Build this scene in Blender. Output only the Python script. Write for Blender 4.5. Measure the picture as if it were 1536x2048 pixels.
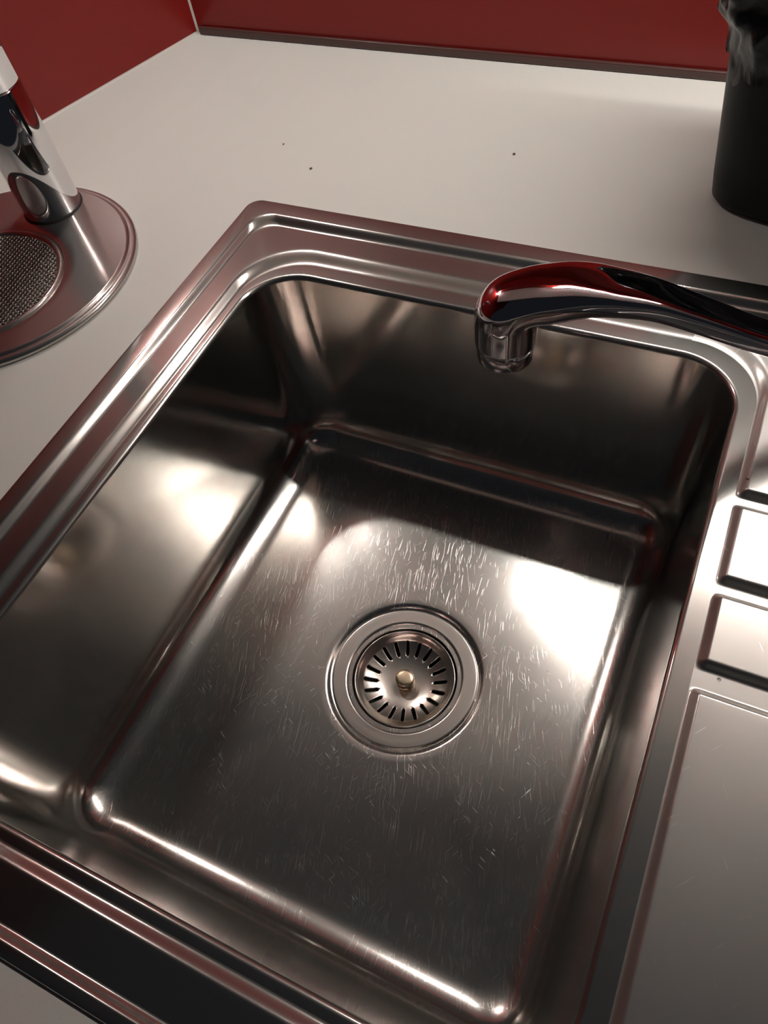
import bpy, bmesh, math, random
from mathutils import Vector, Matrix
import mathutils.noise as mnoise

for o in list(bpy.data.objects):
    bpy.data.objects.remove(o, do_unlink=True)
scene = bpy.context.scene
COL = scene.collection
PI = math.pi

# ------------------------------------------------------------------ camera
# metres; worktop surface is z = 0, +y runs to the back wall, +x to the draining board
cam_d = bpy.data.cameras.new('camera')
cam_d.sensor_fit = 'VERTICAL'
cam_d.sensor_height = 36.0
cam_d.lens = 1500.0 / 2048.0 * 36.0
cam_d.clip_start = 0.01
cam = bpy.data.objects.new('camera', cam_d)
COL.objects.link(cam)
RIGHT = Vector((0.9061387, 0.4062217, -0.1178838))
DOWN = Vector((0.2776660, -0.7815084, -0.5587004))
FWD = Vector((-0.3190834, 0.4735277, -0.8209490))
m3 = Matrix((RIGHT, -DOWN, -FWD)).transposed()
cam.matrix_world = Matrix.Translation((0, 0, 0.352)) @ m3.to_4x4()
scene.camera = cam

# ------------------------------------------------------------------ world, exposure
world = bpy.data.worlds.new('room_ambient')
scene.world = world
world.use_nodes = True
bg = world.node_tree.nodes['Background']
bg.inputs['Color'].default_value = (0.85, 0.92, 1.15, 1)
bg.inputs['Strength'].default_value = 0.010
LAMP = 110.0
LAMP_CORNER = 265.0
scene.view_settings.view_transform = 'Standard'
scene.view_settings.look = 'None'
scene.view_settings.exposure = 0.0
scene.view_settings.gamma = 1.0
scene.view_settings.use_curve_mapping = False

# ------------------------------------------------------------------ helpers
def link(o, parent=None):
    COL.objects.link(o)
    if parent is not None:
        o.parent = parent
    return o

def mesh_obj(name, verts, faces, mat, parent=None, smooth=True):
    me = bpy.data.meshes.new(name)
    me.from_pydata([tuple(v) for v in verts], [], faces)
    bm = bmesh.new(); bm.from_mesh(me)
    bmesh.ops.recalc_face_normals(bm, faces=bm.faces)
    bm.to_mesh(me); bm.free()
    if smooth:
        me.polygons.foreach_set('use_smooth', [True] * len(me.polygons))
    me.materials.append(mat)
    me.update()
    return link(bpy.data.objects.new(name, me), parent)

def bm_obj(name, bm, mat, parent=None, smooth=False):
    me = bpy.data.meshes.new(name)
    bmesh.ops.recalc_face_normals(bm, faces=bm.faces)
    bm.to_mesh(me); bm.free()
    if smooth:
        me.polygons.foreach_set('use_smooth', [True] * len(me.polygons))
    me.materials.append(mat)
    return link(bpy.data.objects.new(name, me), parent)

def tag(o, label, cat=None, group=None, kind=None):
    if label: o['label'] = label
    if cat: o['category'] = cat
    if group: o['group'] = group
    if kind: o['kind'] = kind
    return o

def empty(name, loc=(0, 0, 0)):
    o = bpy.data.objects.new(name, None)
    o.empty_display_size = 0.02
    o.location = loc
    return link(o)

def at(o, parent):
    """child built in world coordinates under an empty that stands somewhere"""
    o.parent = parent
    o.matrix_parent_inverse = Matrix.Translation(parent.location).inverted()
    return o

def box_bm(x0, x1, y0, y1, z0, z1, bevel=0.0, seg=2):
    bm = bmesh.new()
    bmesh.ops.create_cube(bm, size=1.0)
    bmesh.ops.scale(bm, vec=(x1 - x0, y1 - y0, z1 - z0), verts=bm.verts)
    bmesh.ops.translate(bm, vec=((x0 + x1) / 2, (y0 + y1) / 2, (z0 + z1) / 2), verts=bm.verts)
    if bevel:
        bmesh.ops.bevel(bm, geom=list(bm.edges), offset=bevel, segments=seg, affect='EDGES', profile=0.5)
    return bm

def lathe(profile, n=96, center=(0, 0, 0), close=False, cap_first=False, cap_last=False):
    vs, fs = [], []
    cx, cy, cz = center
    m = len(profile)
    for (r, z) in profile:
        for k in range(n):
            a = 2 * PI * k / n
            vs.append((cx + r * math.cos(a), cy + r * math.sin(a), cz + z))
    for i in range(m - 1 + (1 if close else 0)):
        j = (i + 1) % m
        for k in range(n):
            k2 = (k + 1) % n
            fs.append((i * n + k, i * n + k2, j * n + k2, j * n + k))
    if cap_first: fs.append(tuple(range(n)))
    if cap_last: fs.append(tuple((m - 1) * n + k for k in range(n)))
    return vs, fs

def sweep(path, frames, sections):
    """loft closed sections (lists of 2D points) along path"""
    vs, fs = [], []
    n = len(sections[0])
    for p, (a, b), sec in zip(path, frames, sections):
        for (u, v) in sec:
            vs.append(p + a * u + b * v)
    for i in range(len(path) - 1):
        for k in range(n):
            k2 = (k + 1) % n
            fs.append((i * n + k, i * n + k2, (i + 1) * n + k2, (i + 1) * n + k))
    fs.append(tuple(range(n)))
    fs.append(tuple((len(path) - 1) * n + k for k in range(n)))
    return vs, fs

def sstep(t):
    t = max(0.0, min(1.0, t))
    return t * t * (3 - 2 * t)

def lerp(a, b, t): return a + (b - a) * t

# ------------------------------------------------------------------ materials
def new_mat(name):
    m = bpy.data.materials.new(name)
    m.use_nodes = True
    nt = m.node_tree
    return m, nt, nt.nodes['Principled BSDF']

def nd(nt, kind, **kw):
    n = nt.nodes.new(kind)
    for k, v in kw.items():
        setattr(n, k, v)
    return n

def math_n(nt, op, a, b=None):
    n = nd(nt, 'ShaderNodeMath', operation=op)
    for i, v in enumerate((a, b)):
        if v is None: continue
        if isinstance(v, (int, float)): n.inputs[i].default_value = v
        else: nt.links.new(v, n.inputs[i])
    return n.outputs[0]

def stretched(nt, scale, rot=0.0, detail=2.0, warp=0.0):
    tc = nd(nt, 'ShaderNodeTexCoord')
    src = tc.outputs['Object']
    mp = nd(nt, 'ShaderNodeMapping')
    mp.inputs['Rotation'].default_value = (0, 0, rot)
    nt.links.new(src, mp.inputs['Vector'])
    mp2 = nd(nt, 'ShaderNodeMapping')
    mp2.inputs['Scale'].default_value = scale
    nt.links.new(mp.outputs[0], mp2.inputs['Vector'])
    no = nd(nt, 'ShaderNodeTexNoise')
    no.inputs['Scale'].default_value = 1.0
    no.inputs['Detail'].default_value = detail
    if warp: no.inputs['Distortion'].default_value = warp
    nt.links.new(mp2.outputs[0], no.inputs['Vector'])
    return no.outputs['Fac']

def ramp(nt, fac, lo, hi):
    r = nd(nt, 'ShaderNodeMapRange')
    r.inputs['From Min'].default_value = lo
    r.inputs['From Max'].default_value = hi
    nt.links.new(fac, r.inputs['Value'])
    return r.outputs['Result']

def steel(name, col, rough, brush=None, brush_amt=0.05, scratches=(), haze=0.0, haze_rough=0.5, floor_z=None, floor_rough=None, floor_haze=None):
    """stainless steel: a sharp core lobe plus the wide haze of fine brushing, roughness streaks along the grain, scratch lines"""
    m, nt, p = new_mat(name)
    p.inputs['Metallic'].default_value = 1.0
    p.inputs['Base Color'].default_value = (*col, 1)
    p.inputs['Roughness'].default_value = rough
    ro = None
    onfloor = None
    if floor_z is not None:
        tc = nd(nt, 'ShaderNodeTexCoord'); sp_ = nd(nt, 'ShaderNodeSeparateXYZ')
        nt.links.new(tc.outputs['Object'], sp_.inputs[0])
        mr = nd(nt, 'ShaderNodeMapRange', interpolation_type='SMOOTHSTEP')
        mr.inputs['From Min'].default_value = floor_z + 0.0110
        mr.inputs['From Max'].default_value = floor_z
        nt.links.new(sp_.outputs['Z'], mr.inputs['Value'])
        onfloor = mr.outputs['Result']
        ro = math_n(nt, 'ADD', math_n(nt, 'MULTIPLY', onfloor, floor_rough - rough), rough)
    if brush:
        b = stretched(nt, brush[0], brush[1], 3.0)
        cloud = stretched(nt, (14, 14, 14), 0.4, 3.0)
        r = math_n(nt, 'MULTIPLY', math_n(nt, 'SUBTRACT', b, 0.5), brush_amt * 2)
        c = math_n(nt, 'MULTIPLY', math_n(nt, 'SUBTRACT', cloud, 0.5), brush_amt * 1.6)
        ro = math_n(nt, 'ADD', math_n(nt, 'ADD', r, c), rough if ro is None else ro)
    if ro is not None:
        nt.links.new(ro, p.inputs['Roughness'])
    sc = None
    for (scale, rot, lo, warp) in scratches:
        s = ramp(nt, stretched(nt, scale, rot, 1.0, warp), lo, lo + 0.03)
        patch = ramp(nt, stretched(nt, (22, 22, 22), rot * 3 + 1.0, 2.0), 0.46, 0.60)
        s = math_n(nt, 'MULTIPLY', s, patch)
        sc = s if sc is None else math_n(nt, 'MAXIMUM', sc, s)
    if sc is not None and onfloor is not None:
        sc = math_n(nt, 'MULTIPLY', sc, onfloor)
    nrm = None
    if sc is not None:
        b2 = nd(nt, 'ShaderNodeBump')
        b2.invert = True
        b2.inputs['Strength'].default_value = 0.35
        b2.inputs['Distance'].default_value = 0.00006
        nt.links.new(sc, b2.inputs['Height'])
        nrm = b2.outputs[0]
        nt.links.new(nrm, p.inputs['Normal'])
    if haze:
        q = nd(nt, 'ShaderNodeBsdfPrincipled')
        q.inputs['Metallic'].default_value = 1.0
        q.inputs['Base Color'].default_value = (*col, 1)
        q.inputs['Roughness'].default_value = haze_rough
        if nrm is not None: nt.links.new(nrm, q.inputs['Normal'])
        mixs = nd(nt, 'ShaderNodeMixShader')
        out = nt.nodes['Material Output']
        nt.links.new(p.outputs[0], mixs.inputs[1])
        nt.links.new(q.outputs[0], mixs.inputs[2])
        nt.links.new(mixs.outputs[0], out.inputs['Surface'])
        fac = haze
        if sc is not None:
            f = math_n(nt, 'ADD', math_n(nt, 'MULTIPLY', sc, 0.25), haze)
            if floor_haze is not None:
                f = math_n(nt, 'ADD', f, math_n(nt, 'MULTIPLY', onfloor, floor_haze - haze))
            nt.links.new(f, mixs.inputs[0])
        else:
            mixs.inputs[0].default_value = haze
    return m

STEEL = (0.57, 0.55, 0.52)
M_basin = steel('brushed_basin_steel', STEEL, 0.13, ((700, 25, 25), 0.12), 0.03,
                scratches=(((2400, 36, 60), -0.26, 0.675, 0.0), ((2200, 44, 60), -0.12, 0.69, 0.0), ((2300, 50, 60), -0.42, 0.70, 0.0),
                           ((2200, 80, 60), 0.5, 0.725, 0.0), ((2200, 80, 60), -1.1, 0.725, 0.0)),
                haze=0.04, haze_rough=0.38, floor_z=-0.1835, floor_rough=0.17, floor_haze=0.22)
M_rim = steel('satin_rim_steel', STEEL, 0.15, ((40, 40, 40), 0.0), 0.02, haze=0.15, haze_rough=0.45)
M_board = steel('satin_board_steel', STEEL, 0.22, ((25, 700, 25), 0.05), 0.04,
                scratches=(((1200, 60, 60), 0.7, 0.73, 0.4), ((1200, 60, 60), -0.5, 0.74, 0.4)), haze=0.42, haze_rough=0.5)
M_flange = steel('flange_steel', (0.60, 0.56, 0.52), 0.22, ((250, 250, 250), 0.0), 0.04, haze=0.2, haze_rough=0.45)
M_basket = steel('basket_steel', (0.58, 0.53, 0.48), 0.20, ((200, 200, 200), 0.0), 0.04, haze=0.2, haze_rough=0.45)
M_knob = steel('worn_brass_knob', (0.58, 0.47, 0.33), 0.33, ((500, 500, 500), 0.0), 0.1)
M_plate = steel('tray_steel', (0.60, 0.56, 0.53), 0.12, ((15, 200, 15), 0.2), 0.02, haze=0.32, haze_rough=0.45)
M_wire = steel('grille_wire_steel', (0.62, 0.56, 0.52), 0.42)
M_chrome = steel('polished_chrome', (0.80, 0.80, 0.82), 0.03)
M_chrome_old = steel('water_spotted_chrome', (0.72, 0.70, 0.74), 0.035, ((160, 160, 160), 0.0), 0.015)

def plain(name, col, rough, spec=0.5, coat=0.0):
    m, nt, p = new_mat(name)
    p.inputs['Base Color'].default_value = (*col, 1)
    p.inputs['Roughness'].default_value = rough
    p.inputs['Specular IOR Level'].default_value = spec
    p.inputs['Coat Weight'].default_value = coat
    return m, nt, p

M_black, _, _ = plain('black_rubber', (0.012, 0.011, 0.011), 0.5)
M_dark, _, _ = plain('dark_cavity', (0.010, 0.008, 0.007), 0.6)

# red splashback: flat lacquered panel with a faint mottling
M_red, nt, p = plain('red_splashback', (0.20, 0.010, 0.008), 0.22, 0.3)
n1 = stretched(nt, (6, 6, 6), 0.0, 4.0)
mx = nd(nt, 'ShaderNodeMix', data_type='RGBA')
nt.links.new(n1, mx.inputs['Factor'])
mx.inputs[6].default_value = (0.225, 0.0125, 0.0095, 1)
mx.inputs[7].default_value = (0.26, 0.0145, 0.0115, 1)
nt.links.new(mx.outputs[2], p.inputs['Base Color'])

# worktop: off-white laminate, very fine speckle and pearl texture
M_top, nt, p = plain('white_laminate', (0.66, 0.62, 0.565), 0.38, 0.5)
n1 = stretched(nt, (1400, 1400, 1400), 0.0, 2.0)
mx = nd(nt, 'ShaderNodeMix', data_type='RGBA')
nt.links.new(ramp(nt, n1, 0.3, 0.7), mx.inputs['Factor'])
mx.inputs[6].default_value = (0.635, 0.625, 0.58, 1)
mx.inputs[7].default_value = (0.685, 0.672, 0.628, 1)
nt.links.new(mx.outputs[2], p.inputs['Base Color'])
bp = nd(nt, 'ShaderNodeBump')
bp.inputs['Strength'].default_value = 0.12
bp.inputs['Distance'].default_value = 0.0002
nt.links.new(n1, bp.inputs['Height'])
nt.links.new(bp.outputs[0], p.inputs['Normal'])

M_seal, _, _ = plain('white_silicone', (0.62, 0.58, 0.54), 0.4)
M_strip, _, _ = plain('brown_seal_strip', (0.075, 0.032, 0.028), 0.35)
M_cab, _, _ = plain('cabinet_white', (0.55, 0.53, 0.50), 0.45)
M_bin, _, _ = plain('black_bin_plastic', (0.006, 0.006, 0.0065), 0.45, 0.3)

# thin black polythene: creased, glossy
M_bag, nt, p = plain('black_polythene', (0.010, 0.010, 0.011), 0.30, 0.6)
n1 = stretched(nt, (90, 90, 40), 0.3, 4.0, 0.6)
bp = nd(nt, 'ShaderNodeBump')
bp.inputs['Strength'].default_value = 0.35
bp.inputs['Distance'].default_value = 0.004
nt.links.new(n1, bp.inputs['Height'])
nt.links.new(bp.outputs[0], p.inputs['Normal'])

def lamp_mat(name, power):
    m, nt, p = plain(name, (0.8, 0.8, 0.8), 0.5)
    p.inputs['Emission Color'].default_value = (1.0, 0.985, 0.925, 1)
    p.inputs['Emission Strength'].default_value = power
    return m
M_lamp = lamp_mat('lamp_diffuser', LAMP)
M_lamp2 = lamp_mat('corner_lamp_diffuser', LAMP_CORNER)

M_water, nt, p = plain('water', (1, 1, 1), 0.0)
p.inputs['Transmission Weight'].default_value = 1.0
p.inputs['IOR'].default_value = 1.33
M_crumb, _, _ = plain('dark_crumb', (0.10, 0.07, 0.05), 0.8)

# ------------------------------------------------------------------ setting
YB = 0.7065                                    # back wall
CX, CY = -0.5835, YB                           # wall corner
LD = Vector((-0.0625, -0.198, 0)).normalized() # left wall runs forward along this
def left_at(y): return CX + LD.x / LD.y * (y - CY)

def wall_prism(name, pts, z0, z1, mat):
    vs = [(x, y, z0) for x, y in pts] + [(x, y, z1) for x, y in pts]
    n = len(pts)
    fs = [tuple(range(n)), tuple(range(n, 2 * n))] + [(i, (i + 1) % n, n + (i + 1) % n, n + i) for i in range(n)]
    return mesh_obj(name, vs, fs, mat, smooth=False)

wb = wall_prism('wall_back', [(CX - 0.03, YB), (1.1, YB), (1.1, YB + 0.05), (CX - 0.03, YB + 0.05)], -0.04, 1.25, M_red)
tag(wb, 'glossy red splashback along the back of the worktop', kind='structure')
lx = left_at(-0.35)
wl = wall_prism('wall_left', [(CX, CY), (CX - 0.05, CY), (lx - 0.05, -0.35), (lx, -0.35)], -0.04, 1.25, M_red)
tag(wl, 'glossy red splashback at the left end of the worktop', kind='structure')

# worktop slab with the sink cut-out
YF = -0.17
def worktop():
    bm = bmesh.new()
    outer = [(left_at(YF), YF), (1.1, YF), (1.1, YB), (CX, YB)]
    inner = [(-0.3580, -0.0605), (0.5100, -0.0605), (0.5100, 0.4400), (-0.3580, 0.4400)]
    es = []
    for loop in (outer, inner):
        vs = [bm.verts.new((x, y, 0)) for x, y in loop]
        for i in range(len(vs)):
            es.append(bm.edges.new((vs[i], vs[(i + 1) % len(vs)])))
    bmesh.ops.triangle_fill(bm, use_beauty=True, use_dissolve=False, edges=es)
    r = bmesh.ops.extrude_face_region(bm, geom=list(bm.faces))
    bmesh.ops.translate(bm, vec=(0, 0, -0.038), verts=[v for v in r['geom'] if isinstance(v, bmesh.types.BMVert)])
    return bm_obj('worktop', bm, M_top)
wt = tag(worktop(), 'off-white laminate kitchen worktop around the steel sink', 'worktop')

# seal strip at the foot of the back wall, silicone along the left wall and up the corner
bs = bm_obj('trim_1', box_bm(CX + 0.005, 1.09, YB - 0.0045, YB - 0.0002, 0.0002, 0.0076, 0.0012), M_strip)
tag(bs, 'thin dark brown sealing strip along the foot of the back splashback', kind='structure')

def bead(name, a, b, r, nrm, mat):
    a, b = Vector(a), Vector(b)
    t = (b - a).normalized()
    u = Vector(nrm[0]).normalized(); v = Vector(nrm[1]).normalized()
    sec = []
    for k in range(9):
        q = (1 - math.cos(PI / 2 * k / 8), 1 - math.sin(PI / 2 * k / 8))
        sec.append((r * q[0], r * q[1]))
    sec.append((0.0, 0.0))
    vs, fs = [], []
    n = len(sec)
    for p in (a, b):
        for (s, w) in sec: vs.append(p + u * s + v * w)
    for k in range(n): fs.append((k, (k + 1) % n, n + (k + 1) % n, n + k))
    fs += [tuple(range(n)), tuple(range(n, 2 * n))]
    return mesh_obj(name, vs, fs, mat, smooth=False)
ln = Vector((-LD.y, LD.x, 0))
if ln.x < 0: ln = -ln
b1 = bead('trim_2', (CX, CY, 0.0001), (left_at(-0.16), -0.16, 0.0001), 0.0022, (ln, (0, 0, 1)), M_seal)
tag(b1, 'pale silicone joint between worktop and left splashback', kind='structure')
b2 = bead('trim_3', (CX, CY, 0.0), (CX, CY, 0.46), 0.0016, ((1, 0, 0), LD), M_seal)
tag(b2, 'pale silicone joint up the corner of the red splashbacks', kind='structure')

# wall cabinet above, with its two lamps (out of frame: they light the place and mirror in the steel)
cab = empty('wall_cabinet', (0.25, YB, 0.513))
tag(cab, 'white wall cabinet hanging over the worktop', 'cabinet')
at(bm_obj('carcass', box_bm(left_at(0.36) + 0.12, 1.05, 0.36, YB - 0.001, 0.513, 1.18, 0.002), M_cab), cab)
at(bm_obj('added_lamp_shield', box_bm(left_at(0.623) + 0.012, 1.05, 0.6235, YB - 0.001, 0.462, 0.5129, 0.001), M_red), cab)  # unseen block added to keep lamp light off the back wall; red for reflections
x0 = left_at(0.36) + 0.122
for k in range(3):
    w = (1.05 - x0) / 3
    d = at(bm_obj('door', box_bm(x0 + k * w + 0.002, x0 + (k + 1) * w - 0.002, 0.340, 0.359, 0.515, 1.178, 0.002), M_cab), cab)

def under_lamp(xa, xb, ya, yb, label, mat):
    e = empty('cabinet_lamp', ((xa + xb) / 2, (ya + yb) / 2, 0.513))
    tag(e, label, 'lamp')
    at(bm_obj('housing', box_bm(xa - 0.006, xb + 0.006, ya - 0.005, yb + 0.005, 0.503, 0.5128, 0.002), M_cab), e)
    at(bm_obj('diffuser', box_bm(xa, xb, ya, yb, 0.499, 0.5029, 0.001), mat), e)
under_lamp(-0.157, 0.430, 0.601, 0.617, 'long bright lamp under the wall cabinet over the draining board side', M_lamp)
under_lamp(-0.604, -0.540, 0.598, 0.618, 'short bright lamp under the wall cabinet in the corner', M_lamp2)

# ------------------------------------------------------------------ sink
sink = empty('kitchen_sink', (0.08, 0.19, 0.0))
tag(sink, 'brushed stainless steel inset sink with ribbed draining board', 'sink')
DX, DY = -0.1341, 0.1798                       # drain centre
ZF = -0.1885
GR = [(0.2727, 0.2870), (0.2148, 0.2292), (0.1604, 0.1796)]   # draining grooves in y

def groove(y):
    d = 0.0
    for a, b in GR:
        w = 0.0048
        d = max(d, sstep((y - a) / w) * sstep((b - y) / w))
    return d

# y samples of the straight right-hand (and left-hand) sides, dense at the grooves
ys = []
y = 0.036
while y < 0.328:
    ys.append(y)
    near = any(a - 0.002 < y < b + 0.002 for a, b in GR)
    y += 0.0006 if near else 0.004
NSX = 40
NC = 22
def ring(L, R, F, B, r):
    """closed loop, counter-clockwise from the right side; same count for every ring"""
    pts = []
    pts += [(R, yy) for yy in ys]
    def arc(cx, cy, a0):
        for k in range(NC):
            a = a0 + PI / 2 * k / (NC - 1)
            pts.append((cx + r * math.cos(a), cy + r * math.sin(a)))
    arc(R - r, B - r, 0)
    for k in range(1, NSX): pts.append((lerp(R - r, L + r, k / NSX), B))
    arc(L + r, B - r, PI / 2)
    pts += [(L, yy) for yy in reversed(ys)]
    arc(L + r, F + r, PI)
    for k in range(1, NSX): pts.append((lerp(L + r, R - r, k / NSX), F))
    arc(R - r, F + r, 1.5 * PI)
    return pts
NR = len(ring(-1, 1, -1, 1, 0.1))
NRIGHT = len(ys)

ZR, ZS, ZL = 0.0016, -0.0030, -0.0078          # rim flange, shelf, lip levels
rings = []                                     # (points2d, z-fn)
def add(L, R, F, B, r, z): rings.append([(x, y, z) for x, y in ring(L, R, F, B, r)])
def add_step(a, b, z0, z1, n):
    for k in range(1, n + 1):
        t = k / n
        add(*[lerp(a[i], b[i], t) for i in range(5)], lerp(z0, z1, sstep(t)))
A0 = (-0.3677, 0.5200, -0.0640, 0.4517, 0.0120)
add(*A0, 0.0002)
add(*A0, 0.0009)
A1 = (-0.3671, 0.5194, -0.0634, 0.4511, 0.0115)
add(*A1, 0.0014)
A2 = (-0.3662, 0.5185, -0.0625, 0.4502, 0.0110)
add(*A2, ZR)
add(-0.3656, 0.5180, -0.0619, 0.4496, 0.0110, ZR)
A3 = (-0.3550, 0.5070, -0.0590, 0.4375, 0.0170)
add(*A3, ZR)
A4 = (-0.3495, 0.5010, -0.0535, 0.4285, 0.0215)
add_step(A3, A4, ZR, ZS, 10)
i_shelf0 = len(rings) - 1
A5 = (-0.3345, 0.0465, -0.0340, 0.4110, 0.0500)
A6 = (-0.3265, 0.0412, -0.0268, 0.3975, 0.0465)
for t in (0.02, 0.06, 0.12, 0.35, 0.65, 0.93):
    add(*[lerp(A4[i], A5[i], t) for i in range(5)], ZS - 0.0004 * t)
add(*A5, ZS - 0.0004)
i_shelf1 = len(rings) - 1
add_step(A5, A6, ZS - 0.0004, ZL, 10)
i_lip = len(rings) - 1
A7 = (-0.3232, 0.0328, -0.0235, 0.3872, 0.0430)
add(*A7, ZL)
i_lip2 = len(rings) - 1
# rolled edge into the wall, wall with draft, fillet into the floor
def inset(bnd, d, r):
    return (bnd[0] + d, bnd[1] - d, bnd[2] + d, bnd[3] - d, r)
draft = math.radians(2.3)
re = 0.0036
for k in range(1, 9):
    a = (PI / 2 - draft) * k / 8
    add(*inset(A7, re * math.sin(a), 0.043 - re * math.sin(a)), ZL - re * (1 - math.cos(a)))
d0 = re * math.cos(draft); z0 = ZL - re * (1 - math.sin(draft))
Rf = 0.029
zt = ZF + 0.0035                                # floor level at its outer edge
z1 = zt + Rf * (1 - math.sin(draft))
d1 = d0 + (z0 - z1) * math.tan(draft)
for k in range(1, 13):
    t = k / 12
    add(*inset(A7, lerp(d0, d1, t), lerp(0.0395, 0.036, t)), lerp(z0, z1, t))
for k in range(1, 15):
    a = draft + (PI / 2 - draft) * k / 14
    ins = d1 + Rf * (math.cos(draft) - math.cos(a))
    add(*inset(A7, ins, lerp(0.036, 0.016, k / 14)), zt + Rf * (1 - math.sin(a)))
floor0 = rings[-1]
# floor falls gently from the fillet to the round drain recess
def circ(r, z):
    out = []
    for (x, y, _) in floor0:
        a = math.atan2(y - DY, x - DX)
        out.append((DX + r * math.cos(a), DY + r * math.sin(a), z))
    return out
c0 = circ(0.066, ZF)
for t in (0.08, 0.2, 0.35, 0.5, 0.65, 0.8, 0.9):
    rings.append([(lerp(p[0], q[0], t), lerp(p[1], q[1], t), zt + (ZF - zt) * t) for p, q in zip(floor0, c0)])
for r, z in ((0.066, 0.0), (0.0615, -0.0001), (0.0600, -0.0004), (0.0588, -0.0011), (0.0578, -0.0021), (0.0568, -0.0028), (0.0500, -0.0030), (0.0405, -0.0032)):
    rings.append(circ(r, ZF + z))

# draining grooves open into the lip recess
for ri in range(i_shelf0, i_lip + 1):
    for k in range(NRIGHT):
        x, yv, z = rings[ri][k]
        g = groove(yv) * (1 - sstep((x - 0.455) / 0.02))
        if x > 0.0405:
            rings[ri][k] = (x, yv, ZL + (z - ZL) * (1 - g * 0.96))

def ring_mesh(name, i0, i1, cols, mat, closed):
    vs, fs = [], []
    n = len(cols)
    for i in range(i0, i1 + 1):
        vs += [rings[i][c] for c in cols]
    for i in range(i1 - i0):
        for k in range(n if closed else n - 1):
            k2 = (k + 1) % n
            fs.append((i * n + k, i * n + k2, (i + 1) * n + k2, (i + 1) * n + k))
    return at(mesh_obj(name, vs, fs, mat), sink)

allc = list(range(NR))
rim = ring_mesh('rim', 0, i_shelf0, allc, M_rim, True)
# shelf and step to the lip, left/back/front; the right-hand columns are the draining board
rest = list(range(NRIGHT + NC - 1, NR - NC + 1))
# right-hand neighbours of the tap ledge belong to the shelf
shelf = ring_mesh('shelf', i_shelf0, i_lip, rest, M_rim, False)
board = ring_mesh('draining_board', i_shelf0, i_lip, list(range(NR - NC, NR)) + list(range(NRIGHT + NC)), M_board, False)
basin_edge = ring_mesh('basin_edge', i_lip, i_lip2 + 8, allc, M_rim, True)
basin = ring_mesh('basin', i_lip2 + 8, len(rings) - 1, allc, M_basin, True)
tag(basin, 'deep brushed steel bowl with scratched floor')
tag(board, 'ribbed steel draining board')
tag(rim, 'flat outer steel rim')

# drain flange: pressed ring sitting in the recess, then the throat
zc = ZF - 0.0030
prof = [(0.0556, 0.0001), (0.0558, 0.0010), (0.0553, 0.0015), (0.0546, 0.00155), (0.0542, 0.00155), (0.0500, 0.0014), (0.0458, 0.0012), (0.0454, 0.0012), (0.0442, 0.0008),
        (0.0430, -0.0006), (0.0422, -0.0020), (0.0414, -0.0025), (0.0408, -0.0032), (0.0402, -0.0050), (0.0398, -0.012), (0.0395, -0.045)]
vs, fs = lathe(prof, 128, (DX, DY, zc))
fl = at(mesh_obj('drain_flange', vs, fs, M_flange), sink)
tag(fl, 'round steel drain flange')
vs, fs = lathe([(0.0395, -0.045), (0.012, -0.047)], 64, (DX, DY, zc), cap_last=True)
at(mesh_obj('drain_well', vs, fs, M_dark), sink)

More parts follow.
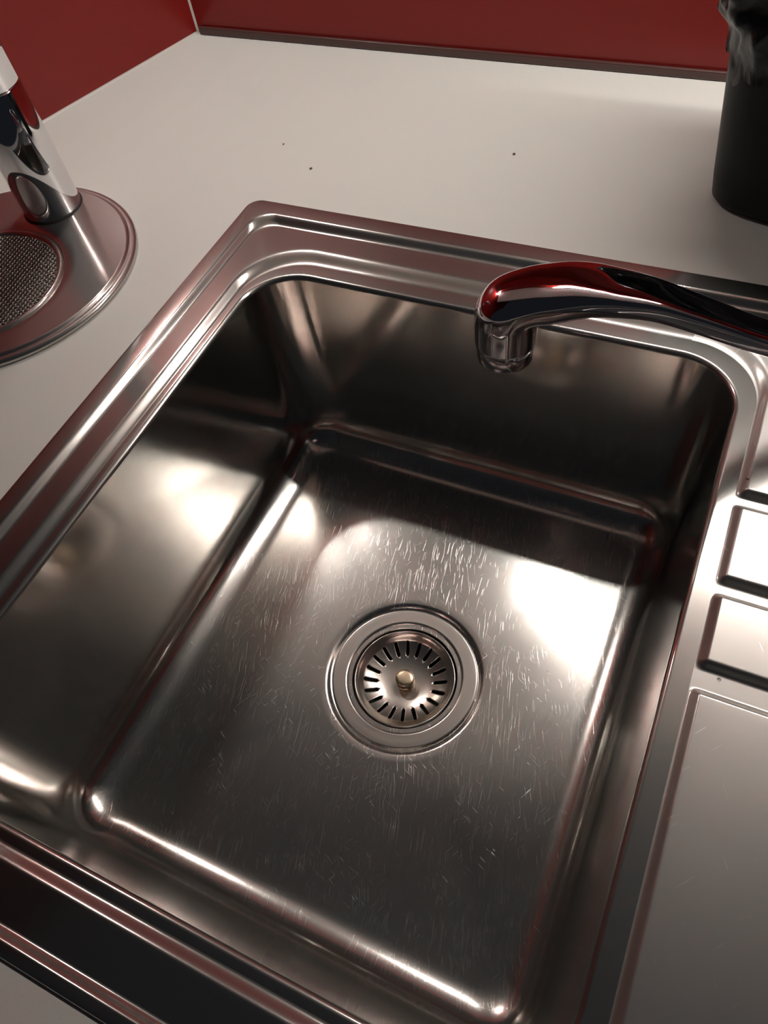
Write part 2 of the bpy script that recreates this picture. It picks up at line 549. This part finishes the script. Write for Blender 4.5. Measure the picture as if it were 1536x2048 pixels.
# ------------------------------------------------------------------ basket strainer
bz = zc - 0.0022
bk = empty('basket_strainer', (DX, DY, bz))
tag(bk, 'slotted steel basket strainer with brass-toned knob in the sink drain', 'strainer')
def strainer_cup():
    # radial stations: knob collar -> dished plate -> slots -> wall -> rolled rim
    NS = 20
    rs, re_ = 0.0215, 0.0325
    hw = 0.00135
    prof = []
    def zprof(r):
        if r < 0.0325: return -0.0105 + 0.0060 * (r / 0.0325) ** 3
        return -0.0045 + 0.0052 * sstep((r - 0.0305) / 0.0078) - 0.0052 * sstep(0.002 / 0.0078)
    rad = [0.003, 0.006, 0.010, 0.014, 0.0175, 0.0200]
    rad += [rs + hw * (1 - math.cos(PI / 2 * k / 4)) for k in range(5)]
    rad += [lerp(rs + hw, re_ - hw, k / 6) for k in range(1, 6)]
    rad += [re_ - hw + hw * math.sin(PI / 2 * k / 4) for k in range(5)]
    rad += [0.0332, 0.0339, 0.0347, 0.0355, 0.0364, 0.0372]
    cols = 9                    # per sector: -1, -.66, -.33, slot-, 0, slot+, .33, .66, (1 shared)
    vs, fs = [], []
    half = PI / NS
    def a_of(r):
        if r <= rs or r >= re_: w = 0.0
        elif r < rs + hw: w = math.sqrt(max(0, hw * hw - (rs + hw - r) ** 2))
        elif r > re_ - hw: w = math.sqrt(max(0, hw * hw - (r - (re_ - hw)) ** 2))
        else: w = hw
        return max(w, 0.00012) / r
    n = NS * 8
    for r in rad:
        a = a_of(r)
        for s in range(NS):
            c = 2 * PI * s / NS + 0.02
            offs = [-half, lerp(-half, -a, 0.4), lerp(-half, -a, 0.75), -a, 0.0, a, lerp(a, half, 0.25), lerp(a, half, 0.6)]
            for o in offs:
                vs.append((r * math.cos(c + o), r * math.sin(c + o), zprof(r)))
    for i in range(len(rad) - 1):
        inside = rad[i] >= rs - 1e-9 and rad[i + 1] <= re_ + 1e-9
        for k in range(n):
            if inside and (k % 8) in (3, 4): continue
            k2 = (k + 1) % n
            fs.append((i * n + k, i * n + k2, (i + 1) * n + k2, (i + 1) * n + k))
    # rolled rim
    base = (len(rad) - 1) * n
    for (r, z) in ((0.0378, 0.0009), (0.0384, 0.0011), (0.0389, 0.0008), (0.0391, 0.0), (0.0389, -0.0012), (0.0386, -0.004)):
        st = len(vs)
        for s in range(NS):
            for k in range(8):
                kk = s * 8 + k
                x, y, _ = vs[(len(rad) - 1) * n + kk]
                a = math.atan2(y, x)
                vs.append((r * math.cos(a), r * math.sin(a), z))
        for k in range(n):
            k2 = (k + 1) % n
            fs.append((base + k, base + k2, st + k2, st + k))
        base = st
    fs.append(tuple(range(n)))
    o = mesh_obj('cup', vs, fs, M_basket, bk)
    md = o.modifiers.new('thickness', 'SOLIDIFY'); md.thickness = 0.0007; md.offset = -1
    return o
strainer_cup()
kp = [(0.0, -0.0108), (0.0068, -0.0104), (0.0066, -0.0097), (0.0061, -0.0090), (0.0060, -0.0050), (0.0062, -0.0040), (0.0068, -0.0034),
      (0.0072, -0.0026), (0.0073, -0.0016), (0.0071, -0.0008), (0.0064, -0.0003), (0.0040, 0.0000), (0.0, 0.0001)]
vs, fs = lathe(kp[1:-1], 40, cap_first=True, cap_last=True)
kn = mesh_obj('knob', vs, fs, M_knob, bk)
tag(kn, 'worn brass-toned knob')

# ------------------------------------------------------------------ sink tap (spout over the bowl, body right of frame)
T = Vector((-0.0923, 0.2811, 0.0))
U = Vector((1, 0.42, 0)).normalized()
Nn = Vector((-U.y, U.x, 0))
tap_base = T + U * 0.215
tap = empty('mixer_tap', (tap_base.x, tap_base.y, ZS))
tag(tap, 'polished chrome mixer tap reaching over the sink bowl', 'tap')
ctrl = [  # s, z, half width, half height, squareness
    (0.225, 0.030, 0.0110, 0.0075, 2.6), (0.190, 0.0395, 0.0106, 0.0066, 3.0), (0.160, 0.0500, 0.0104, 0.0060, 3.3), (0.129, 0.0640, 0.0106, 0.0059, 3.5),
    (0.110, 0.0738, 0.0110, 0.0060, 3.5), (0.091, 0.0838, 0.0116, 0.0061, 3.5), (0.070, 0.0940, 0.0128, 0.0063, 3.5), (0.050, 0.1002, 0.0148, 0.0071, 3.4),
    (0.040, 0.1022, 0.0157, 0.0077, 3.35), (0.032, 0.1026, 0.0162, 0.0084, 3.3), (0.025, 0.1021, 0.0165, 0.0090, 3.25)]
# rounded boot at the end: sections fan from the inner corner to this outer profile, then run down to the outlet
pivot = (0.0185, 0.0905)
outer_prof = [(0.0185, 0.1110), (0.0140, 0.1107), (0.0090, 0.1100), (0.0023, 0.1087), (-0.0040, 0.1068), (-0.0090, 0.1040), (-0.0125, 0.1003), (-0.0147, 0.0960), (-0.0158, 0.0915)]
def catmull(pts, sub):
    out = []
    n = len(pts)
    for i in range(n - 1):
        p0 = pts[max(i - 1, 0)]; p1 = pts[i]; p2 = pts[i + 1]; p3 = pts[min(i + 2, n - 1)]
        for k in range(sub):
            t = k / sub
            out.append(tuple(0.5 * ((2 * b) + (-a + c) * t + (2 * a - 5 * b + 4 * c - d) * t * t + (-a + 3 * b - 3 * c + d) * t ** 3)
                             for a, b, c, d in zip(p0, p1, p2, p3)))
    out.append(pts[-1])
    return out
cs = catmull(ctrl, 6)
stations = []                                  # centre (s, z), outward axis (s, z), w, h, q
for i, (s, z, w, h, q) in enumerate(cs):
    a = cs[max(i - 1, 0)]; b = cs[min(i + 1, len(cs) - 1)]
    ts, tz = b[0] - a[0], (b[1] + b[3]) - (a[1] + a[3])
    ln_ = math.hypot(ts, tz)
    ax = (-tz / ln_, ts / ln_)
    if ax[1] < 0: ax = (-ax[0], -ax[1])
    stations.append((s, z, ax, w, h, q))
op = catmull(outer_prof, 4)
for i, (s, z) in enumerate(op):
    t = i / (len(op) - 1)
    ds, dz = s - pivot[0], z - pivot[1]
    ln_ = math.hypot(ds, dz)
    ax = (ds / ln_, dz / ln_)
    g = lerp(0.0012, 0.0018, t)
    h = (ln_ - g) / 2
    c = g + h
    stations.append((pivot[0] + ax[0] * c, pivot[1] + ax[1] * c, ax, lerp(0.0166, 0.0164, t), h, lerp(3.2, 2.05, sstep(t))))
for z in (0.0880, 0.0845, 0.0810, 0.0780, 0.0755, 0.0745):
    t = (0.0905 - z) / 0.016
    stations.append((0.0004 * (1 - t), z, (-1.0, 0.0), lerp(0.0163, 0.0159, t), lerp(0.0163, 0.0159, t), 2.0))
path, frames, secs = [], [], []
for (s, z, ax, w, h, q) in stations:
    path.append(T + U * s + Vector((0, 0, z)))
    frames.append((Nn, U * ax[0] + Vector((0, 0, ax[1]))))
    sec = []
    for k in range(64):
        an = 2 * PI * k / 64
        c, sn = math.cos(an), math.sin(an)
        sec.append((w * math.copysign(abs(c) ** (2 / q), c), h * math.copysign(abs(sn) ** (2 / q), sn)))
    secs.append(sec)
vs, fs = sweep(path, frames, secs)
sp = at(mesh_obj('spout', vs, fs, M_chrome_old), tap)
tag(sp, 'curved chrome spout with dried water spots')
# aerator under the outlet
ap = [(0.0150, 0.0746), (0.0147, 0.0738), (0.0147, 0.0730), (0.0149, 0.0725), (0.0148, 0.0640), (0.0144, 0.0632), (0.0128, 0.0631), (0.0122, 0.0636), (0.0120, 0.0665)]
vs, fs = lathe(ap, 56, (T.x, T.y, 0), cap_last=True)
ae = at(mesh_obj('aerator', vs, fs, M_chrome_old), tap)
ae.parent = sp; ae.matrix_parent_inverse = Matrix()
# body and lever, right of the picture
bp_ = [(0.0, 0.0), (0.0275, 0.0), (0.0275, 0.004), (0.0262, 0.006), (0.0235, 0.008), (0.0228, 0.060), (0.0225, 0.061), (0.0225, 0.0625), (0.0230, 0.064), (0.0225, 0.085), (0.019, 0.096), (0.010, 0.102)]
vs, fs = lathe(bp_[1:], 48, (tap_base.x, tap_base.y, ZS + 0.0001), cap_first=True, cap_last=True)
at(mesh_obj('body', vs, fs, M_chrome), tap)
lev = []
lv = [(0.0, 0.096, 0.010, 0.006), (0.03, 0.104, 0.011, 0.005), (0.07, 0.113, 0.0105, 0.004), (0.105, 0.119, 0.009, 0.003), (0.112, 0.120, 0.004, 0.0015)]
pth, frm, sc_ = [], [], []
dirl = Vector((0.75, -0.66, 0)).normalized(); sidel = Vector((0.66, 0.75, 0)).normalized()
for s, z, w, h in lv:
    pth.append(Vector((tap_base.x, tap_base.y, 0)) + dirl * s + Vector((0, 0, z)))
    frm.append((sidel, Vector((0, 0, 1))))
    sc_.append([(w * math.cos(2 * PI * k / 20), h * math.sin(2 * PI * k / 20)) for k in range(20)])
vs, fs = sweep(pth, frm, sc_)
at(mesh_obj('lever', vs, fs, M_chrome), tap)

# ------------------------------------------------------------------ water dispenser with drip tray (left)
PX, PY, PR = -0.5258, 0.3095, 0.1140
disp = empty('water_dispenser', (PX, PY, 0.0))
tag(disp, 'chrome water dispenser post standing on a round steel drip tray', 'dispenser')
GX, GY, GRr = -0.5245, 0.2880, 0.0680          # drip grille
QX, QY, QR = -0.5300, 0.3905, 0.0242           # post
# plate: top face with a round opening for the grille, rolled edge with a fine groove
def plate():
    n = 144
    vs, fs = [], []
    def ringp(cx, cy, r, z): return [(cx + r * math.cos(2 * PI * k / n), cy + r * math.sin(2 * PI * k / n), z) for k in range(n)]
    prof = [(0.1130, 0.0002), (0.1140, 0.0012), (0.1141, 0.0028), (0.1134, 0.0042), (0.1120, 0.0050), (0.1102, 0.0052), (0.1092, 0.0050), (0.1085, 0.0052),
            (0.1080, 0.0060), (0.1074, 0.0066), (0.1066, 0.0069), (0.1062, 0.0069), (0.1058, 0.0069)]
    rr = [ringp(PX, PY, r, z) for r, z in prof]
    outer = rr[-1]
    inner = ringp(GX, GY, GRr + 0.0012, 0.0070)
    for t in (0.2, 0.5, 0.8, 1.0):
        rr.append([(lerp(a[0], b[0], t), lerp(a[1], b[1], t), lerp(a[2], b[2], t)) for a, b in zip(outer, inner)])
    rr.append(ringp(GX, GY, GRr + 0.0006, 0.0066))
    rr.append(ringp(GX, GY, GRr + 0.0004, 0.0015))
    rr.append(ringp(GX, GY, 0.01, 0.0014))
    for r_ in rr: vs += r_
    for i in range(len(rr) - 1):
        for k in range(n):
            k2 = (k + 1) % n
            fs.append((i * n + k, i * n + k2, (i + 1) * n + k2, (i + 1) * n + k))
    fs.append(tuple(range((len(rr) - 1) * n, len(rr) * n)))
    fs.append(tuple(range(n)))
    return at(mesh_obj('tray_plate', vs, fs, M_plate), disp)
pl = plate(); tag(pl, 'brushed steel drip tray plate')
vs, fs = lathe([(GRr - 0.0002, 0.0030), (GRr, 0.0066), (GRr - 0.0008, 0.0078), (GRr - 0.0024, 0.0082), (GRr - 0.0042, 0.0076), (GRr - 0.0056, 0.0060), (GRr - 0.0058, 0.0030)],
               128, (GX, GY, 0), close=True)
gr = at(mesh_obj('grille_ring', vs, fs, M_plate), disp)
vs, fs = lathe([(GRr - 0.005, 0.0020), (0.01, 0.0019)], 64, (GX, GY, 0), cap_last=True)
at(mesh_obj('tray_well', vs, fs, M_dark), disp)
def woven():
    vs, fs = [], []
    rad = GRr - 0.0056
    rw = 0.00042
    ang = math.radians(9)
    ca, sa = math.cos(ang), math.sin(ang)
    def wire(fixed, along_y, pitch_cross, phase, r_):
        half = math.sqrt(max(0, rad * rad - fixed * fixed))
        if half < 0.003: return
        step = pitch_cross / 4
        n = max(4, int(2 * half / step))
        st = len(vs)
        for i in range(n + 1):
            t = -half + 2 * half * i / n
            z = 0.0056 + 0.00045 * math.cos(PI * t / pitch_cross + phase)
            for k in range(5):
                a = 2 * PI * k / 5
                du, dz = r_ * math.cos(a), r_ * math.sin(a)
                lx_, ly_ = (fixed + du, t) if along_y else (t, fixed + du)
                vs.append((GX + ca * lx_ - sa * ly_, GY + sa * lx_ + ca * ly_, z + dz))
        for i in range(n):
            for k in range(5):
                k2 = (k + 1) % 5
                fs.append((st + i * 5 + k, st + i * 5 + k2, st + (i + 1) * 5 + k2, st + (i + 1) * 5 + k))
    px, py = 0.0034, 0.0018
    nx, ny = int(rad / px), int(rad / py)
    for i in range(-nx, nx + 1): wire(i * px, True, py, PI * (i % 2), 0.00042)
    for j in range(-ny, ny + 1): wire(j * py, False, px, PI * ((j + 1) % 2), 0.00030)
    return at(mesh_obj('drip_grille', vs, fs, M_wire), disp)
wv = woven(); tag(wv, 'woven steel drip grille', kind='stuff')
# post
vs, fs = lathe([(QR + 0.0010, 0.0070), (QR + 0.0010, 0.0078), (QR + 0.0006, 0.0083), (QR - 0.001, 0.0084)], 96, (QX, QY, 0))
at(mesh_obj('gasket', vs, fs, M_black), disp)
vs, fs = lathe([(QR, 0.0082), (QR, 0.0092), (QR - 0.0002, 0.020), (QR - 0.0010, 0.1060), (QR - 0.0014, 0.1068), (QR - 0.0030, 0.1070)], 128, (QX, QY, 0))
po = at(mesh_obj('post', vs, fs, M_chrome), disp)
vs, fs = lathe([(QR - 0.0030, 0.1068), (QR - 0.0016, 0.1074), (QR - 0.0011, 0.1084), (QR - 0.0012, 0.150), (QR - 0.0016, 0.230), (QR - 0.003, 0.240), (QR - 0.008, 0.246), (0.006, 0.248)], 128, (QX, QY, 0), cap_last=True)
up_ = at(mesh_obj('upper_post', vs, fs, M_chrome), disp)
# dispensing arm over the tray and side lever (above the picture)
pth, frm, sc_ = [], [], []
for k in range(21):
    a = PI * 0.62 * k / 20
    cyv = QY - 0.008 - 0.052 * (1 - math.cos(a)) * 1.0
    czv = 0.225 + 0.050 * math.sin(a)
    pth.append(Vector((QX, cyv, czv)))
for k, pnt in enumerate(pth):
    a = pth[max(k - 1, 0)]; b = pth[min(k + 1, 20)]
    tn = (b - a).normalized()
    frm.append((Vector((1, 0, 0)), tn.cross(Vector((1, 0, 0)))))
    rr_ = lerp(0.013, 0.011, k / 20)
    sc_.append([(rr_ * math.cos(2 * PI * j / 24), rr_ * math.sin(2 * PI * j / 24)) for j in range(24)])
vs, fs = sweep(pth, frm, sc_)
at(mesh_obj('outlet_arm', vs, fs, M_chrome), disp)

# ------------------------------------------------------------------ bin with black bag (right, on the worktop)
BC = Vector((0.074, 0.556, 0))
BA = math.radians(-10)
def bin_ring(hx, hy, r, z, n=160):
    pts = []
    ca, sa = math.cos(BA), math.sin(BA)
    for k in range(n):
        # rounded rectangle by superellipse angle walk
        a = 2 * PI * k / n
        q = 5.0
        c, s_ = math.cos(a), math.sin(a)
        x = hx * math.copysign(abs(c) ** (2 / q), c); yv = hy * math.copysign(abs(s_) ** (2 / q), s_)
        pts.append((BC.x + ca * x - sa * yv, BC.y + sa * x + ca * yv, z))
    return pts
def loft(rs):
    vs, fs = [], []
    n = len(rs[0])
    for r in rs: vs += r
    for i in range(len(rs) - 1):
        for k in range(n):
            k2 = (k + 1) % n
            fs.append((i * n + k, i * n + k2, (i + 1) * n + k2, (i + 1) * n + k))
    return vs, fs
bhx, bhy = 0.095, 0.050
def flare(z): return 1 + 1.1 * z
HB = 0.195
rs = [bin_ring(bhx * 0.93, bhy * 0.93, 0, 0.0004), bin_ring(bhx * 0.97, bhy * 0.97, 0, 0.0015), bin_ring(bhx, bhy, 0, 0.005)]
for k in range(1, 13):
    z = lerp(0.005, HB, k / 12); rs.append(bin_ring(bhx * flare(z), bhy * flare(z), 0, z))
for z in (HB, 0.15, 0.008):
    rs.append(bin_ring((bhx * flare(z)) - 0.002, (bhy * flare(z)) - 0.002, 0, z))
vs, fs = loft(rs)
n = 160
fs.append(tuple(range(n))); fs.append(tuple(range((len(rs) - 1) * n, len(rs) * n)))
wbn = empty('waste_bin', (BC.x, BC.y, 0))
tag(wbn, 'small black waste bin standing on the worktop behind the tap', 'bin')
at(mesh_obj('bin_body', vs, fs, M_bin), wbn)
# liner folded over the rim: crumpled skirt outside, short lining inside
random.seed(4)
def crumple(p, amp):
    v = Vector(p)
    q = v * 26
    a = mnoise.ridged_multi_fractal(q, 0.9, 2.0, 4, 1.0, 2.0) if False else mnoise.turbulence(q, 4, False)
    b = mnoise.noise(v * 60)
    c = abs(mnoise.noise(Vector((v.x * 30, v.y * 30, v.z * 55)) + Vector((3, 1, 7))))
    return amp * (0.9 * a + 0.35 * b - 1.1 * c)
skirt = []
NB = 260
K = 46
zlow = 0.098
for k in range(K + 1):
    t = k / K
    z = lerp(zlow, HB + 0.006, t)
    base = bin_ring(1, 1, 0, 0, NB)
    row = []
    ca, sa = math.cos(BA), math.sin(BA)
    for j in range(NB):
        a = 2 * PI * j / NB
        q = 5.0
        c, s_ = math.cos(a), math.sin(a)
        ux = math.copysign(abs(c) ** (2 / q), c); uy = math.copysign(abs(s_) ** (2 / q), s_)
        zz = z + (1 - t) * (0.020 * mnoise.noise(Vector((ux * 3.1, uy * 3.1, 2.0))) + 0.009 * mnoise.noise(Vector((ux * 11, uy * 11, 5.0))))
        off = 0.0035 + 0.010 * sstep(min(1, t * 1.6)) * (1 - 0.5 * sstep((t - 0.6) / 0.4))
        f = flare(zz)
        x = (bhx * f + off) * ux; yv = (bhy * f + off) * uy
        d = crumple((x, yv, zz), 0.010 * (0.35 + 0.65 * sstep(t * 3)))
        d = max(d, -off + 0.0012)
        nx_, ny_ = c, s_
        x += nx_ * d; yv += ny_ * d
        row.append((BC.x + ca * x - sa * yv, BC.y + sa * x + ca * yv, zz))
    skirt.append(row)
for zi, ins in ((HB + 0.008, 0.001), (HB + 0.002, 0.006), (HB - 0.05, 0.008), (HB - 0.12, 0.012)):
    row = []
    ca, sa = math.cos(BA), math.sin(BA)
    for j in range(NB):
        a = 2 * PI * j / NB
        c, s_ = math.cos(a), math.sin(a)
        ux = math.copysign(abs(c) ** 0.4, c); uy = math.copysign(abs(s_) ** 0.4, s_)
        f = flare(min(zi, HB))
        x = (bhx * f - ins) * ux; yv = (bhy * f - ins) * uy
        row.append((BC.x + ca * x - sa * yv, BC.y + sa * x + ca * yv, zi))
    skirt.append(row)
vs, fs = loft(skirt)
bag = mesh_obj('bin_liner', vs, fs, M_bag)
tag(bag, 'crumpled black plastic bag folded over the rim of the waste bin', 'bag')

# ------------------------------------------------------------------ small things
def px_point(x, y, z):
    d = RIGHT * ((x - 768) / 1500) + DOWN * ((y - 1024) / 1500) + FWD
    t = (z - 0.352) / d.z
    return Vector((0, 0, 0.352)) + d * t
for (x, y, z, r, lab) in (
        (1490, 719, ZL, 0.0013, 'water droplet on the steel lip at the far right corner of the bowl'),
        (1281, 662, ZL, 0.0009, 'water droplet on the steel lip just under the spout'),
        (1495, 957, ZS - 0.0004, 0.0009, 'tiny water droplet on the far panel of the draining board'),
        (1438, 1359, ZL, 0.0010, 'tiny water droplet in the wide groove of the draining board')):
    P = px_point(x, y, z)
    prof = [(r, 0.0), (r * 0.97, r * 0.22), (r * 0.80, r * 0.48), (r * 0.5, r * 0.66), (r * 0.15, r * 0.73)]
    vs, fs = lathe(prof, 20, (0, 0, 0.00002), cap_first=True, cap_last=True)
    o = mesh_obj('water_droplet', vs, fs, M_water)
    o.location = P
    tag(o, lab, 'droplet', 'water droplets on the sink')
for (x, y, r, lab) in (
        (567, 289, 0.0009, 'dark crumb on the worktop between left wall and sink, farther from the sink'),
        (622, 338, 0.0012, 'dark crumb on the worktop close behind the sink rim'),
        (1028, 309, 0.0012, 'dark crumb on the worktop behind the spout tip')):
    P = px_point(x, y, 0)
    bm = bmesh.new()
    bmesh.ops.create_icosphere(bm, subdivisions=2, radius=r)
    for v in bm.verts:
        v.co *= 1 + 0.35 * mnoise.noise(v.co * 1400 + Vector((x, y, 0)))
        v.co.z *= 0.5
    o = bm_obj('crumb', bm, M_crumb)
    o.location = P + Vector((0, 0, r * 0.45))
    tag(o, lab, 'crumb', 'crumbs on the worktop')
